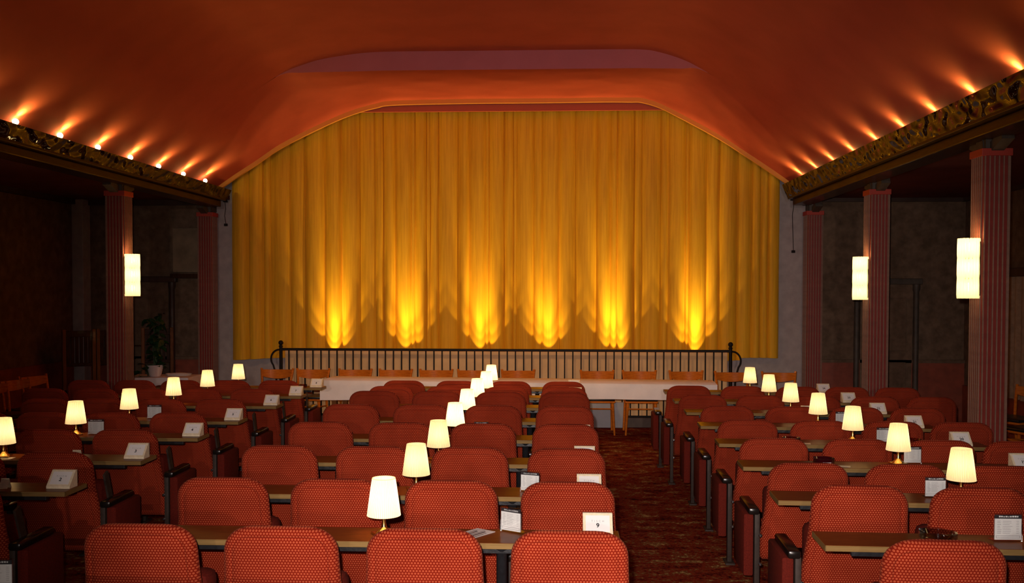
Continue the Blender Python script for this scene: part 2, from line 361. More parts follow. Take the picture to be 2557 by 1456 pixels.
def door(name, x0, x1, ztop, leaf, frame):
    d = struct(MB().box(x0, x1, YF - .05, YF - .005, .01, ztop).obj(name, leaf))
    w = (x1 - x0)
    for a, b in ((.12, .46), (.54, .88)):
        for z0, z1 in ((.2, .8), (.95, ztop - .18)):
            MB().box(x0 + w * a, x0 + w * b, YF - .065, YF - .05, z0, z1, .006).obj('door_panel', leaf, d)
    for s, x in ((-1, x0), (1, x1)):
        MB().lathe([(.05, 0), (.05, .12), (.038, .14), (.036, ztop - .1), (.05, ztop - .06), (.05, ztop)], 12, (x + s * .05, YF - .05, 0)).obj('door_jamb', frame, d, smooth=True)
    MB().box(x0 - .12, x1 + .12, YF - .10, YF, ztop, ztop + .08, .01).obj('door_lintel', frame, d)
    MB().tube([(x0 + .06, YF - .10, .98), (x0 + .16, YF - .10, .98)], .01).obj('door_handle', M['brass'], d)
    return d
door('door_1', -5.95, -5.42, 1.86, M['brown_wall'], M['dark_trim'])
door('door_2', 4.02, 4.70, 1.84, M['brown_wall'], M['post'])
b = thing('wall_cabinet', 'pale wall box with dark shelf below beside the left stage column', 'cabinet', (-5.13, YF - .12, EYE + .20))
MB().box(-.2, .2, 0, .12, .05, .66, .008).obj('cabinet_body', simple('dull_olive_panel', (.22, .15, .09, 1), .8, nscale=6, world=True), b)
MB().box(-.2, .22, -.1, .12, -.03, .03, .006).obj('shelf', M['darkwood'], b)
# window with drape on the right wall
w = struct(MB().box(XR - .03, XR - .004, 10.75, 12.15, .55, 1.92).obj('window_1', M['dark_trim']))
MB().box(XR - .036, XR - .03, 10.85, 12.05, .65, 1.84).obj('pane', M['glass'], w)
def drape_sheet(p0, p1, z0, z1, n, amp, per, depth_dir):
    vs = []; d = Vector(p1) - Vector(p0); L = d.length
    for k in range(n + 1):
        s = k / n * L; y = amp * sin(2 * pi * s / per + .7 * sin(s * 5)); p = Vector(p0) + d * (k / n)
        for z in (z0, z1): vs.append((p.x + depth_dir[0] * y, p.y + depth_dir[1] * y, z))
    return vs, [(2 * k, 2 * k + 2, 2 * k + 3, 2 * k + 1) for k in range(n)]
dr = thing('window_drape', 'beige pleated drape over the window on the right wall', 'curtain', (XR - .13, 11.4, 0))
MB().add(*drape_sheet((0, -.75, 0), (0, .8, 0), .50, 1.92, 120, .028, .16, (1, 0))).obj('drape_cloth', M['drape'], dr, smooth=80)
MB().box(-.05, .10, -.8, .85, 1.92, 2.02, .006).obj('pelmet', M['dark_trim'], dr)
# ------------------------------------------------------------------ coves, columns
def cove(side):
    s = -1 if side == 'left' else 1
    xt = -4.40 if s < 0 else 2.885
    ztop = EYE + (1.345 if s < 0 else 1.39)
    t = struct(thing('trim_10' if s < 0 else 'trim_11', None, None, (xt, 0, 0)))
    for k in ('label', 'category'):
        if k in t: del t[k]
    y0, y1 = YB, 13.0
    MB().add([(s * a, y, z) for y in (y0, y1) for a, z in ((0, ztop), (.03, ztop), (.10, EYE + 1.235), (.07, EYE + 1.225))],
             [(0, 1, 2, 3), (7, 6, 5, 4), (0, 4, 5, 1), (1, 5, 6, 2), (2, 6, 7, 3), (3, 7, 4, 0)]).obj('cove_fascia', M['foil'], t)
    MB().box(min(s * .07, s * .45), max(s * .07, s * .45), y0, y1 - .02, EYE + 1.20, EYE + 1.262, .006).obj('cove_shelf', M['beam'], t)
    MB().box(min(s * .13, s * .36), max(s * .13, s * .36), y0, y1 - .05, EYE + 1.12, EYE + 1.20, .01).obj('timber', M['beam'], t)
    n = 9 if s < 0 else 10
    for i in range(n):
        y = 12.22 - .72 * i
        bz = EYE + (1.385 if s < 0 else 1.38)
        bt = thing('cove_bulb', f'{ORD[i]} glowing bulb from the stage along the {side} ceiling cove', 'bulb', (xt + s * .075, y, bz), 0, f'bulbs along the {side} cove')
        MB().ball((0, 0, 0), .026, 12).obj('glass_bulb', M['cove_bulb'], bt, smooth=True)
        MB().lathe([(.014, -.13), (.018, -.06), (.018, -.024)], 10).obj('socket', M['brass'], bt, smooth=True)
        light('cove_spot', 'SPOT', (-s * .03, .0, .03), P_COVE * 8.5, (1, .82, .17), .03, bt, (-s * .66, .0, .75), radians(110), 1.0)
        light('cove_glow', 'POINT', (-s * .035, 0, 0.0), P_COVE * .8, (1, .82, .17), .02, bt)
cove('left'); cove('right')
CAPZ = EYE + 1.053
rib_me = MB().box(-.0044, .0044, -.007, .004, .18, CAPZ - .05, 0).mesh('rib', M['rib'])
def column(x, y, side, label):
    t = thing('column', label, 'column', (x, y, 0), 0, 'ribbed columns along the aisles')
    h = .100; c = .018
    pl = [(-h, -h + c), (-h + c, -h), (h - c, -h), (h, -h + c), (h, h - c), (h - c, h), (-h + c, h), (-h, h - c)]
    vs = [(a, b_, z) for z in (0, CAPZ) for a, b_ in pl]
    MB().add(vs, [tuple(reversed(range(8))), tuple(range(8, 16))] + [(i, (i + 1) % 8, 8 + (i + 1) % 8, 8 + i) for i in range(8)]).obj('shaft', M['col_red'], t)
    for a in range(4):
        for k in range(6):
            o = link('rib', rib_me, t); u = (k - 2.5) * .0335; R = Matrix.Rotation(a * pi / 2, 4, 'Z')
            o.matrix_basis = R @ Matrix.Translation((u, -h, 0))
    MB().box(-h - .012, h + .012, -h - .012, h + .012, CAPZ - .055, CAPZ, .004).obj('cap_band', M['cap_red'], t)
    MB().box(-h - .01, h + .01, -h - .01, h + .01, 0, .18, .004).obj('base_block', M['col_red'], t)
    MB().box(-.075, .075, -.085, .085, CAPZ, EYE + 1.13).obj('post', M['post'], t)
    b2 = MB()
    for s in (-1, 1): b2.obox((0, s * .06, CAPZ + .0), (0, s * .27, EYE + 1.13), .09, .07)
    b2.obj('bracket', M['post'], t)
    e = 1 if side == 'left' else -1
    MB().tube([(e * .085, -.07, CAPZ), (e * .085, -.07, EYE + 1.10), (e * .095, -.07, EYE + 1.125), (e * .12, -.07, EYE + 1.13), (e * .16, -.07, EYE + 1.13)], .006, 6).obj('conduit', M['steel'], t)
    return t
cols = [(-4.76, 7.62, 'left', 'ribbed red column on the left aisle nearest the camera'), (-4.70, 10.27, 'left', 'ribbed red column on the left with crystal sconce beside potted plant'),
        (-4.78, 13.12, 'left', 'ribbed red column against the stage wall left of the curtain'),
        (3.20, 7.5, 'right', 'ribbed red column at far right, largest, with crystal sconce'), (3.285, 10.4, 'right', 'ribbed red column with sconce, middle of the three right columns'),
        (3.325, 13.12, 'right', 'ribbed red column against the stage wall right of the curtain')]
for c_ in cols: column(*c_)
def sconce(x, y, z, label, face):
    t = thing('wall_sconce', label, 'lamp', (x, y, z), 0, 'crystal rod sconces on the columns')
    MB().box(face * .060 - .008, face * .060 + .008, -.05, .05, .02, .42, .003).obj('back_plate', M['brass'], t)
    for k in range(3):
        tb = MB(); r0 = .068
        for j in range(18):
            a = 2 * pi * j / 18; rr = r0
            p = (rr * cos(a), rr * sin(a)); z0 = .148 * (2 - k)
            pass
            tb.lathe([(.010, z0 + .0), (.0125, z0 + .03), (.0122, z0 + .10), (.0105, z0 + .148)], 6, (p[0], p[1], 0))
        tb.obj('rod_tier', M['crystal'], t, smooth=30)
    for k in range(3):
        MB().ball((0, 0, .085 + .148 * k), .024, 10, 1.3).obj('bulb', M['sconce_bulb'], t, smooth=True)
    for z in (.148, .296):
        tb = MB()
        tb.tube([(.055 * cos(2 * pi * j / 16), .055 * sin(2 * pi * j / 16), z) for j in range(17)], .004, 5)
        tb.obj('wire_ring', M['brass'], t)
    light('sconce_light', 'POINT', (0, 0, .24), P_SCONCE, (1, .58, .22), .03, t)
    light('sconce_light', 'POINT', (0, 0, .46), P_SCONCE * .35, (1, .52, .18), .03, t)
sconce(-4.575, 7.58, EYE - .06, 'crystal rod sconce on the nearest left column', -1)
sconce(-4.52, 10.18, EYE - .06, 'glowing crystal rod sconce left of the stage above potted plant', -1)
sconce(3.105, 10.33, EYE - .085, 'glowing crystal rod sconce on the middle right column, the smaller one', 1)
sconce(3.02, 7.43, EYE - .05, 'large glowing crystal rod sconce on the far right column', 1)
# ------------------------------------------------------------------ stage: curtain, front, railing
def curtain():
    t = thing('stage_curtain', 'huge gold pleated curtain covering the stage front', 'curtain', (0, 13.24, 0))
    x0, x1 = -4.48, 2.91; rnd = random.Random(11); edges = [x0]; amps = []
    while edges[-1] < x1 - .08:
        edges.append(min(x1, edges[-1] + rnd.choice([.05, .11, .16, .21, .24, .26]) * rnd.uniform(.85, 1.15))); amps.append(rnd.uniform(.035, .085))
    edges[-1] = x1
    zs = 9; n = 9; cols_ = []
    def arch_h(x):
        for a, b_ in zip(fC[:-1], fC[1:]):
            if a[0] <= x <= b_[0]: return a[1] + (b_[1] - a[1]) * (x - a[0]) / (b_[0] - a[0])
        return 1.45
    for i in range(len(edges) - 1):
        a, b_ = edges[i], edges[i + 1]; am = min(amps[i], (b_ - a) * .38); sk = rnd.uniform(.7, 1.4); wob = rnd.uniform(-.02, .02); ph = rnd.uniform(0, 6)
        for k in range(n):
            tt = k / n; cols_.append((a + (b_ - a) * tt, am * (max(0, sin(pi * tt ** sk)) ** .55), wob * sin(pi * tt), ph))
    cols_.append((x1, 0, 0, 0))
    vs = []
    for x, y, wob, ph in cols_:
        zt = EYE + min(arch_h(x) + .10, 2.50)
        zb = EYE - .935 + .02 * sin(x * 3) + (.03 if x > 2.4 else 0) 
        for j in range(zs + 1):
            q = j / zs
            vs.append((x + wob * sin(q * 5 + ph) * .5, -y * (1.15 - .3 * q) - .006 * sin(q * 9 + ph), zb + (zt - zb) * q))
    m = zs + 1
    fs = [(i * m + j, (i + 1) * m + j, (i + 1) * m + j + 1, i * m + j + 1) for i in range(len(cols_) - 1) for j in range(zs)]
    MB().add(vs, fs).obj('curtain_cloth', M['curtain'], t, smooth=50)
    MB().box(-2.7, 1.35, -.01, .125, EYE + 2.48, EYE + 2.52).obj('curtain_track', M['iron'], t)
curtain()
sf = struct(MB().box(-3.62, 2.16, 12.76, 12.82, 0, .955, .004).obj('trim_12', M['tan']))
for i, x in enumerate((-3.03, -2.05, -1.04, -.18, .71, 1.77)):
    t = thing('footlight', f'{ORD[i]} uplight from the left hidden behind the stage railing', 'lamp', (x, 12.99, .66), 0, 'uplights below the curtain')
    MB().lathe([(.055, -.10), (.06, -.09), (.06, .03), (.057, .03), (.05, -.08)], 16, cap=False).obj('lamp_can', M['iron'], t, smooth=True)
    MB().box(-.05, .05, -.05, .05, -.66, -.645).obj('base_plate', M['iron'], t)
    MB().box(-.012, .012, -.012, .012, -.645, -.10).obj('stand', M['iron'], t)
    light('uplight', 'SPOT', (0, -.0, .035), P_FOOT * random.uniform(.6, .8), (1, .68, .17), .010, t, (0, .05, 1), radians(51), .25)
    light('uplight_flood', 'SPOT', (0, -.0, .03), P_FOOT * .40, (1, .68, .17), .010, t, (0, .06, 1), radians(64), .12)
    light('uplight_core', 'SPOT', (0, -.0, .035), P_FOOT * random.uniform(3.0, 4.5), (1, .70, .17), .010, t, (random.uniform(-.03, .03), .15, 1), radians(30), 1.0)
r = thing('stage_railing', 'long black wrought iron railing with ball finials before the stage', 'railing', (0, 12.6, 0))
RX0, RX1, RZ = -3.63, 2.17, EYE - .762
MB().box(RX0, RX1, -.02, .02, RZ - .016, RZ + .016, .004).obj('top_rail', M['iron'], r)
MB().box(RX0, RX1, -.012, .012, .125, .150, .002).obj('bottom_rail', M['iron'], r)
nb = 54
bal = MB().box(-.008, .008, -.008, .008, .14, RZ - .01).mesh('baluster', M['iron'])
for k in range(nb):
    o = link('baluster', bal, r); o.location.x = RX0 + (k + 1) * (RX1 - RX0) / (nb + 1)
for s, x in ((-1, RX0), (1, RX1)):
    p = MB().lathe([(.03, 0), (.03, .05), (.022, .06), (.022, RZ + .03), (.03, RZ + .035), (.016, RZ + .06)], 12, (x, 0, 0)).obj('newel_post', M['iron'], r, smooth=True)
    MB().ball((x, 0, RZ + .085), .032, 14).obj('ball_finial', M['iron'], p, smooth=True)
    pts = []
    for k in range(15):
        a = pi / 2 - k / 14 * 2.3
        pts.append((x + s * (.02 + .11 * cos(a)), 0, RZ - .125 + .12 * sin(a)))
    pts += [(x + s * .07, 0, RZ - .32), (x + s * .06, 0, RZ - .42), (x + s * .05, 0, .1)]
    MB().tube(pts, .012, 8).obj('scroll', M['iron'], r, smooth=True)
MB().box(RX0, RX1, -.03, .03, 0, .125, .004).obj('plinth', M['plinth'], r)
bd = thing('leaning_board', 'pale grey board standing against the railing under the white table', 'board', (.60, 12.50, 0))
MB().box(-.62, .24, 0, .02, .005, .33, .003).obj('panel', M['board'], bd)
MB().box(-.62, .24, .02, .035, .30, .33, .003).obj('top_batten', M['board'], bd)
# ------------------------------------------------------------------ cinema seats
def outline(ztop, zb=.245):
    """half-widths go from a rounded head to a wider foot; returns (x,z) loop"""
    R = []
    rx, rz_ = .125, .105; hw = .218
    for k in range(9):
        a = pi / 2 * (1 - k / 8); R.append((hw - rx + rx * cos(a) ** .9, ztop - rz_ + rz_ * sin(a) ** .9))
    for z, w_ in ((ztop - .15, .2195), (ztop - .20, .222), (ztop - .26, .228), (ztop - .32, .237), (ztop - .38, .246), (ztop - .44, .250), (zb + .05, .251), (zb + .015, .247), (zb, .235)): R.append((w_, z))
    L = [(-x, z) for x, z in reversed(R)]
    return R + L
def backrest_mesh(ztop):
    P = outline(ztop); n = len(P)
    def inset(d):
        out = []
        for i in range(n):
            a = Vector(P[i - 1]); b_ = Vector(P[(i + 1) % n]); t = (b_ - a).normalized(); nn = Vector((-t.y, t.x))
            c_ = Vector((0, (ztop + .245) / 2)); p = Vector(P[i])
            if (c_ - p).dot(nn) < 0: nn = -nn
            out.append(p + nn * d)
        return out
    lay = [(.10, .036), (.05, .036), (.022, .030), (.006, .018), (0, 0), (.004, -.018), (.014, -.030), (.028, -.0365), (.0345, -.0368), (.038, -.0335), (.0415, -.0370), (.060, -.0405), (.082, -.0425)]
    vs = []; tilt = .155
    for d, y in lay:
        for p in inset(d): vs.append((p.x, y + (ztop - p.y) * tilt, p.y))
    fs = [(i * n + k, i * n + (k + 1) % n, (i + 1) * n + (k + 1) % n, (i + 1) * n + k) for i in range(len(lay) - 1) for k in range(n)]
    fs.append(tuple(range(n))); L0 = (len(lay) - 1) * n
    # cap the back with a strip of quads (left/right symmetric loop)
    half = n // 2
    for k in range(half - 1): fs.append((L0 + k, L0 + k + 1, L0 + n - 2 - k, L0 + n - 1 - k))
    return MB().add(vs, fs).mesh('backrest', M['fabric'], smooth=55)
_bm = {}
def bmesh_for(z):
    z = round(z, 3)
    if z not in _bm: _bm[z] = backrest_mesh(z)
    return _bm[z]
cush_me = MB().box(-.205, .205, .155, .285, .36, .63, .035).mesh('seat_cushion', M['side_fabric'], smooth=40)
leg_me = MB().box(-.014, .014, -.005, .045, 0, .52, .003).box(-.03, .03, -.05, .09, 0, .012, .003).mesh('leg', M['steel'], smooth=30)
pad_me = MB().box(-.030, .030, -.03, .31, .517, .556, .011).mesh('armrest', M['pad'], smooth=40)
panel_me = MB().box(-.028, .028, .0, .36, .17, .517, .012).mesh('side_panel', M['side_fabric'], smooth=40)
bolt_me = MB().lathe([(.011, 0), (.011, .006), (.006, .010)], 8).mesh('bolt', M['bolt'], smooth=30)
brk_me = MB().obox((0, .065, .70), (0, .14, .50), .012, .05).mesh('back_bracket', M['steel'])
def make_seat(loc, ztop, label, group, end=0, rz=0, panel=True):
    t = thing('cinema_seat', label, 'seat', loc, rz, group)
    link('backrest', bmesh_for(ztop), t); link('seat_cushion', cush_me, t)
    ss = {0: (-1,), -1: (-1,), 1: (-1, 1)}[end]
    for s in ss:
        outer = (end == s) and panel; x = s * (.275 if outer else .262 if end != s else .225)
        lg = link('leg', leg_me, t, (x, 0, 0))
        if outer:
            link('armrest', pad_me, t, (x + s * .022, 0, 0)); link('side_panel', panel_me, t, (x + s * .046, 0, 0)); (link('back_bracket', brk_me, t, (x - s * .012, 0, 0)) if s > 0 else None)
            for z in (.40, .24):
                o = link('bolt', bolt_me, lg); o.location = (-s * .016, -.006, z); o.rotation_euler.x = pi / 2
        else:
            link('armrest', pad_me, t, (x, .0, -.02))
    return t
def ztop(h): return EYE + h
NTH = ['nearest'] + [w + ' nearest' for w in ORD[1:8]]
PLACE = lambda k, n: 'leftmost' if k == 0 else ('rightmost' if k == n - 1 else ORD[k] + ' from left')
CY = [3.59, 4.50, 5.43, 6.38, 7.33, 8.27, 9.10, 9.87]
CH = [-.880, -.877, -.872, -.866, -.858, -.854, -.893, -.911]
for k in range(8):
    for j in range(4):
        make_seat((-1.585 + .541 * j, CY[k] + .02 * (1 - j / 3), 0), ztop(CH[k]), f'red dotted seat, {PLACE(j, 4)} in the {NTH[k]} row of the middle block', 'red cinema seats of the middle block', 1 if j == 3 else (-1 if j == 0 else 0), 0, False)
LYS = {1: 4.48, 2: 5.40, 3: 6.30, 4: 7.20, 5: 8.12, 6: 9.0, 7: 9.85}
for k, y in LYS.items():
    xs = [-2.86, -3.365, -3.86] + ([-4.33] if k > 3 else []) + ([-4.80] if k in (6, 7) else [])
    for j, x in enumerate(xs):
        make_seat((x, y - .05 * (-2.86 - x), 0), ztop(-.913 + (.0 if k > 1 else .01)), f'red cinema seat, {"at the aisle end" if j == 0 else ORD[j] + " from the aisle"} of the {NTH[k - 1]} left block row', 'red cinema seats of the left block', 1 if j == 0 else 0, .03)
RYS = {0: 3.55, 1: 4.54, 2: 5.43, 3: 6.30, 4: 7.18, 5: 8.05, 6: 8.9, 7: 9.75}
RH = {0: -.885, 1: -.885, 2: -.938}
for k, y in RYS.items():
    xs = [1.365, 1.885, 2.39, 2.87] + ([3.58] if k == 4 else [3.36] if k in (3, 6, 7) else [])
    if k < 2: xs = [1.375, 1.905, 2.43, 2.95]
    if k == 7: xs = [1.275, 1.80, 2.33, 2.80, 3.28]
    if k == 6: xs = [1.29, 1.80, 2.29, 2.80, 3.29]
    for j, x in enumerate(xs):
        make_seat((x, y - .035 * (x - 1.36), 0), ztop(RH.get(k, -.932)), f'red cinema seat, {"at the aisle end" if j == 0 else ORD[j] + " from the aisle"} of the {NTH[k]} right block row', 'red cinema seats of the right block', -1 if j == 0 else 0, -.03)
# ------------------------------------------------------------------ bench tables
TZ = EYE - 1.02
def bench_table(cx, y, L, label, posts, inset=.11, rz=0, group='narrow bench tables between the seat rows'):
    t = thing('bench_table', label, 'table', (cx, y, 0), rz, group)
    d = .118; th = .024
    MB().box(-L / 2 + .002, L / 2 - .002, -d + .002, d - .002, TZ - th + .001, TZ, .0015).obj('table_top', M['top'], t)
    MB().box(-L / 2, L / 2, -d, -d + .004, TZ - th, TZ - .0012).box(-L / 2, -L / 2 + .004, -d, d, TZ - th, TZ - .0012).box(L / 2 - .004, L / 2, -d, d, TZ - th, TZ - .0012).obj('edge_band', M['edge'], t)
    MB().box(-L / 2 + inset, L / 2 - inset, -d + .02, -d + .05, TZ - th - .024, TZ - th, .002).obj('support_rail', M['black'], t)
    for px in posts:
        MB().lathe([(.06, 0), (.06, .008), (.022, .012), (.022, TZ - th - .02), (.035, TZ - th - .004), (.035, TZ - th)], 14, (px - cx, -d + .045, 0)).obj('post', M['black'], t, smooth=40)
CT = [4.05, 4.95, 5.86, 6.80, 7.74, 8.66, 9.47, 10.30]
LT = {1: 4.92, 2: 5.82, 3: 6.74, 4: 7.60, 5: 8.62, 6: 9.44, 7: 10.25}
RT = {0: 4.08, 1: 4.93, 2: 5.85, 3: 6.72, 4: 7.58, 5: 8.42, 6: 9.26, 7: 10.12}
bench_table(-.82, 3.18, 2.14, 'narrow wooden bench table nearest the camera, in the middle block', (-.22,))
for k in range(8): bench_table(-.72, CT[k], 1.94, f'narrow wooden bench table holding the {NTH[k]} lamp of the middle block', (-.235, -1.32))
for k, y in LT.items(): bench_table(-3.41, y, 1.82, f'narrow wooden bench table in front of the {NTH[k - 1]} seat row, left block', (-3.10, -4.09), rz=.02)
for k, y in RT.items(): bench_table(1.95, y - .02, 1.76, f'narrow wooden bench table in front of the {NTH[k]} seat row, right block', (1.63, 2.6), rz=-.035)
# ------------------------------------------------------------------ table lamps
def shade_mesh(name, mat):
    vs = []; n = 96; prof = [(.0475, .238), (.0535, .20), (.0590, .16), (.0645, .12), (.0695, .082)]
    for r_, z in prof:
        for k in range(n):
            a = 2 * pi * k / n; rr = r_ + (.0011 if k % 2 else -.0011)
            vs.append((rr * cos(a), rr * sin(a), z))
    fs = [(i * n + k, i * n + (k + 1) % n, (i + 1) * n + (k + 1) % n, (i + 1) * n + k) for i in range(len(prof) - 1) for k in range(n)]
    return MB().add(vs, fs).mesh(name, mat)
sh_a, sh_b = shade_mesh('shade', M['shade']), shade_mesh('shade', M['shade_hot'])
def ringm(r, z):
    return MB().tube([(r * cos(2 * pi * k / 32), r * sin(2 * pi * k / 32), z) for k in range(33)], .0016, 5)
trim_me = ringm(.0478, .238).mesh('shade_trim', M['shade']); 
base_me = MB().box(-.042, .042, -.042, .042, 0, .010, .003).lathe([(.036, .010), (.030, .016), (.016, .026), (.012, .034)], 20).mesh('base', M['brass'], smooth=40)
stem_me = MB().lathe([(.012, .034), (.0085, .05), (.0075, .09), (.010, .10), (.010, .125)], 14).mesh('stem', M['brass'], smooth=40)
bulb_me = MB().ball((0, 0, .155), .021, 12, 1.35).mesh('bulb', M['bulb'], smooth=True)
def table_lamp(x, y, n, block, hot, power, i=0):
    t = thing('table_lamp', f'lit lamp with cream pleated shade, {NTH[i]} in the {block} row of lamps', 'lamp', (x, y, TZ + .0005), random.uniform(0, 1), 'pleated lamps on the bench tables')
    s = link('shade', sh_b if hot else sh_a, t); link('shade_trim', trim_me, s)
    link('base', base_me, t); link('stem', stem_me, t); link('bulb', bulb_me, t)
    light('lamp_light', 'POINT', (0, 0, .165), power, WARM, .022, t)
    return t
for k, (x, y) in enumerate([(-.733, 4.045), (-.731, 4.955), (-.730, 5.865), (-.730, 6.805), (-.735, 7.75), (-.735, 8.70), (-.713, 9.47), (-.723, 10.32)]):
    table_lamp(x, y, 9 + k, 'middle', k not in (1, 2), P_LAMP * (1.5 if k not in (1, 2) else 1.1), k)
t_ = table_lamp(-3.41, 4.92, 2, 'left', False, P_LAMP); t_['label'] = 'lit pleated lamp on the nearest left table, just outside the left edge'
t_ = table_lamp(2.02, 4.07, 17, 'right', False, P_LAMP * .8); t_['label'] = 'lit pleated lamp on the nearest right table, just outside the right edge'
for k, (x, y) in zip(range(2, 8), [(-3.40, 5.82), (-3.41, 6.74), (-3.41, 7.60), (-3.46, 8.62), (-3.45, 9.44), (-3.41, 10.24)]): table_lamp(x, y, 1 + k, 'left', False, P_LAMP, k - 2)
for k, (x, y) in zip(range(1, 8), [(2.0, 4.97), (2.0, 5.88), (1.99, 6.75), (1.98, 7.61), (1.965, 8.44), (1.96, 9.29), (1.95, 10.16)]): table_lamp(x, y, 17 + k, 'right', False, P_LAMP * .8, k - 1)
# ------------------------------------------------------------------ table number stands
frame_prof = [(-.045, 0), (-.045, .012), (.022, .086), (.036, .086), (.036, 0)]
body_me = MB().prism(frame_prof, -.062, .062).mesh('stand_body', M['cream'])
sl = Vector((0, .067, .074)).normalized(); nrm = Vector((0, -.074, .067)).normalized(); c0 = Vector((0, -.0115, .049))
def on_face(u0, u1, v0, v1, lift, th):
    vs = [Vector((u, 0, 0)) + c0 + sl * v + nrm * l for l in (lift, lift + th) for v in (v0, v1) for u in (u0, u1)]
    return MB().add(vs, [(0, 2, 3, 1), (4, 5, 7, 6), (0, 1, 5, 4), (2, 6, 7, 3), (0, 4, 6, 2), (1, 3, 7, 5)])
card_me = on_face(-.050, .050, -.038, .038, .0002, .001).mesh('number_card', M['paper'])
tisch_me = text_mesh('lettering', 'T I S C H', .0120, M['grey_ink'], 1.15)
FaceM = Matrix((Vector((1, 0, 0)), sl, nrm)).transposed().to_4x4()
def number_stand(x, y, n, block, rz=0, i=0):
    t = thing('table_number_stand', f'cream card stand with the number {n}, {NTH[i]} of the {block} row of stands', 'sign', (x, y, TZ + .0005), rz, 'table number stands')
    link('stand_body', body_me, t); cd = link('number_card', card_me, t)
    for me, v in ((tisch_me, .010), (text_mesh('number', str(n), .027, M['ink'], 1.0, .0006), -.010)):
        o = link(me.name.split('.')[0], me, cd); m = FaceM.copy(); m.translation = c0 + sl * v + nrm * .0017; o.matrix_basis = m
for k, y in LT.items(): number_stand(-2.575, y - .0 + .02, k + 1, 'left', .0, k - 1)
for k in range(8): number_stand(.15 if k else .16, CT[k] + (.02 if k else .045), 9 + k, 'middle', 0, k)
for k, y in RT.items():
    if k >= 2: number_stand(2.66, y - .09, 17 + k, 'right', 0, k - 2)
# ------------------------------------------------------------------ menus, leaflets, ashtrays
mw, mh = .052, .105
def menu_parts():
    th = .002
    def sheet_(u0, u1, v0, v1, y0, y1): return MB().box(u0, u1, y0, y1, v0, v1)
    ac = MB().box(-mw, mw, -.003, -.0015, .0, mh).box(-mw, mw, .0015, .003, 0, mh).box(-mw, mw, -.003, .045, 0, .002)
    pap = sheet_(-mw + .003, mw - .003, .006, mh - .020, -.001, .0008)
    hd = sheet_(-mw + .003, mw - .003, mh - .020, mh - .006, -.0012, .0008)
    pr = MB(); rnd = random.Random(3)
    for r_ in range(8):
        z = mh - .030 - r_ * .0065
        pr.box(-.040, -.030 + rnd.uniform(0, .006), -.00135, -.0010, z, z + .0016)
        pr.box(-.020, .004 + rnd.uniform(0, .014), -.00135, -.0010, z, z + .0012)
        pr.box(.030, .040, -.00135, -.0010, z, z + .0012)
    pr.box(-.044, .044, -.00135, -.0010, .012, .0135).box(-.044, .044, -.00135, -.0010, .020, .0215)
    pr.box(-.044, -.0425, -.00135, -.0010, .012, .0215).box(.0425, .044, -.00135, -.0010, .012, .0215)
    h2 = MB(); x = -.034
    while x < .036:
        w_ = rnd.uniform(.003, .008); h2.box(x, x + w_, -.0015, -.0011, mh - .015, mh - .015 + rnd.uniform(.003, .006)); x += w_ + .002
    return (ac.mesh('acrylic_holder', M['acrylic']), pap.mesh('menu_card', M['paper']), hd.mesh('header_band', M['ink']), pr.mesh('print_lines', M['grey_ink']), h2.mesh('header_script', M['paper']))
MP = menu_parts()
def menu(x, y, rz, label, sc=1):
    t = thing('menu_holder', label, 'menu', (x, y, TZ + .0005), rz, 'menus in clear acrylic holders'); t.scale = (sc, sc, sc)
    link('acrylic_holder', MP[0], t); c_ = link('menu_card', MP[1], t); link('header_band', MP[2], c_); link('print_lines', MP[3], c_); link('header_script', MP[4], c_)
menu(-1.915, 3.23, .10, 'clear menu holder in the bottom left corner of the photo', 1.0)
menu(-.205, 4.115, -.55, 'clear menu holder turned sideways on table 9 near black post')
menu(-.150, 4.955, -.35, 'clear menu holder on table 10 between two middle seats')
menu(-.55, 6.84, 0, 'small menu card in holder on table 12 beside the lamp')
menu(1.83, 4.075, .02, 'clear menu holder on table 17, nearest in the right block', 1.1)
menu(1.86, 4.93, 0, 'clear menu holder left of the lamp on table 18')
menu(2.09, 5.90, 0, 'lamplit menu holder right behind the lamp on table 19')
menu(2.19, 6.72, 0, 'grey menu holder on table 20 right of the lamp')
menu(2.16, 7.60, 0, 'menu holder half hidden by the lamp on table 21')
menu(-3.27, 6.75, .1, 'menu holder standing between two seat heads right of the second left lamp', 1.1)
menu(-3.22, 7.63, .1, 'menu holder partly hidden behind a seat right of the third left lamp', 1.1)
def flat_paper(name, label, cat, x, y, rz, w_, d_, mat, lines=0):
    t = thing(name, label, cat, (x, y, TZ + .0005), rz)
    s = MB().box(-w_ / 2, w_ / 2, -d_ / 2, d_ / 2, 0, .0012).obj('sheet', mat, t)
    if lines:
        p = MB()
        for k in range(lines): p.box(-w_ * .42, w_ * (.2 + .2 * ((k * 7) % 3) / 2), -d_ * .4 + k * d_ * .8 / lines, -d_ * .4 + k * d_ * .8 / lines + .004 + .004 * (k % 2), .0012, .0015)
        p.obj('print_lines', M['ink'], s)
flat_paper('leaflet', 'printed leaflet lying on table 9 left of the menu holder', 'leaflet', -.355, 4.085, .95, .15, .10, M['leafpaper'], 5)
flat_paper('leaflet', 'leaflet under the lamp on table 19 in the right block', 'leaflet', 2.02, 5.80, .1, .13, .09, M['leafpaper'], 4)
flat_paper('leaflet', 'leaflet beside the lamp at left edge on table 3', 'leaflet', -3.37, 5.76, .1, .12, .08, M['leafpaper'], 4)
flat_paper('paper_slip', 'folded slip under the amber ashtray on table 20', 'paper', 1.64, 6.645, -.2, .08, .05, M['cream'])
flat_paper('paper_slip', 'slip beside the dark ruby ashtray on table 19', 'paper', 1.66, 5.79, -.25, .07, .04, M['cream'])
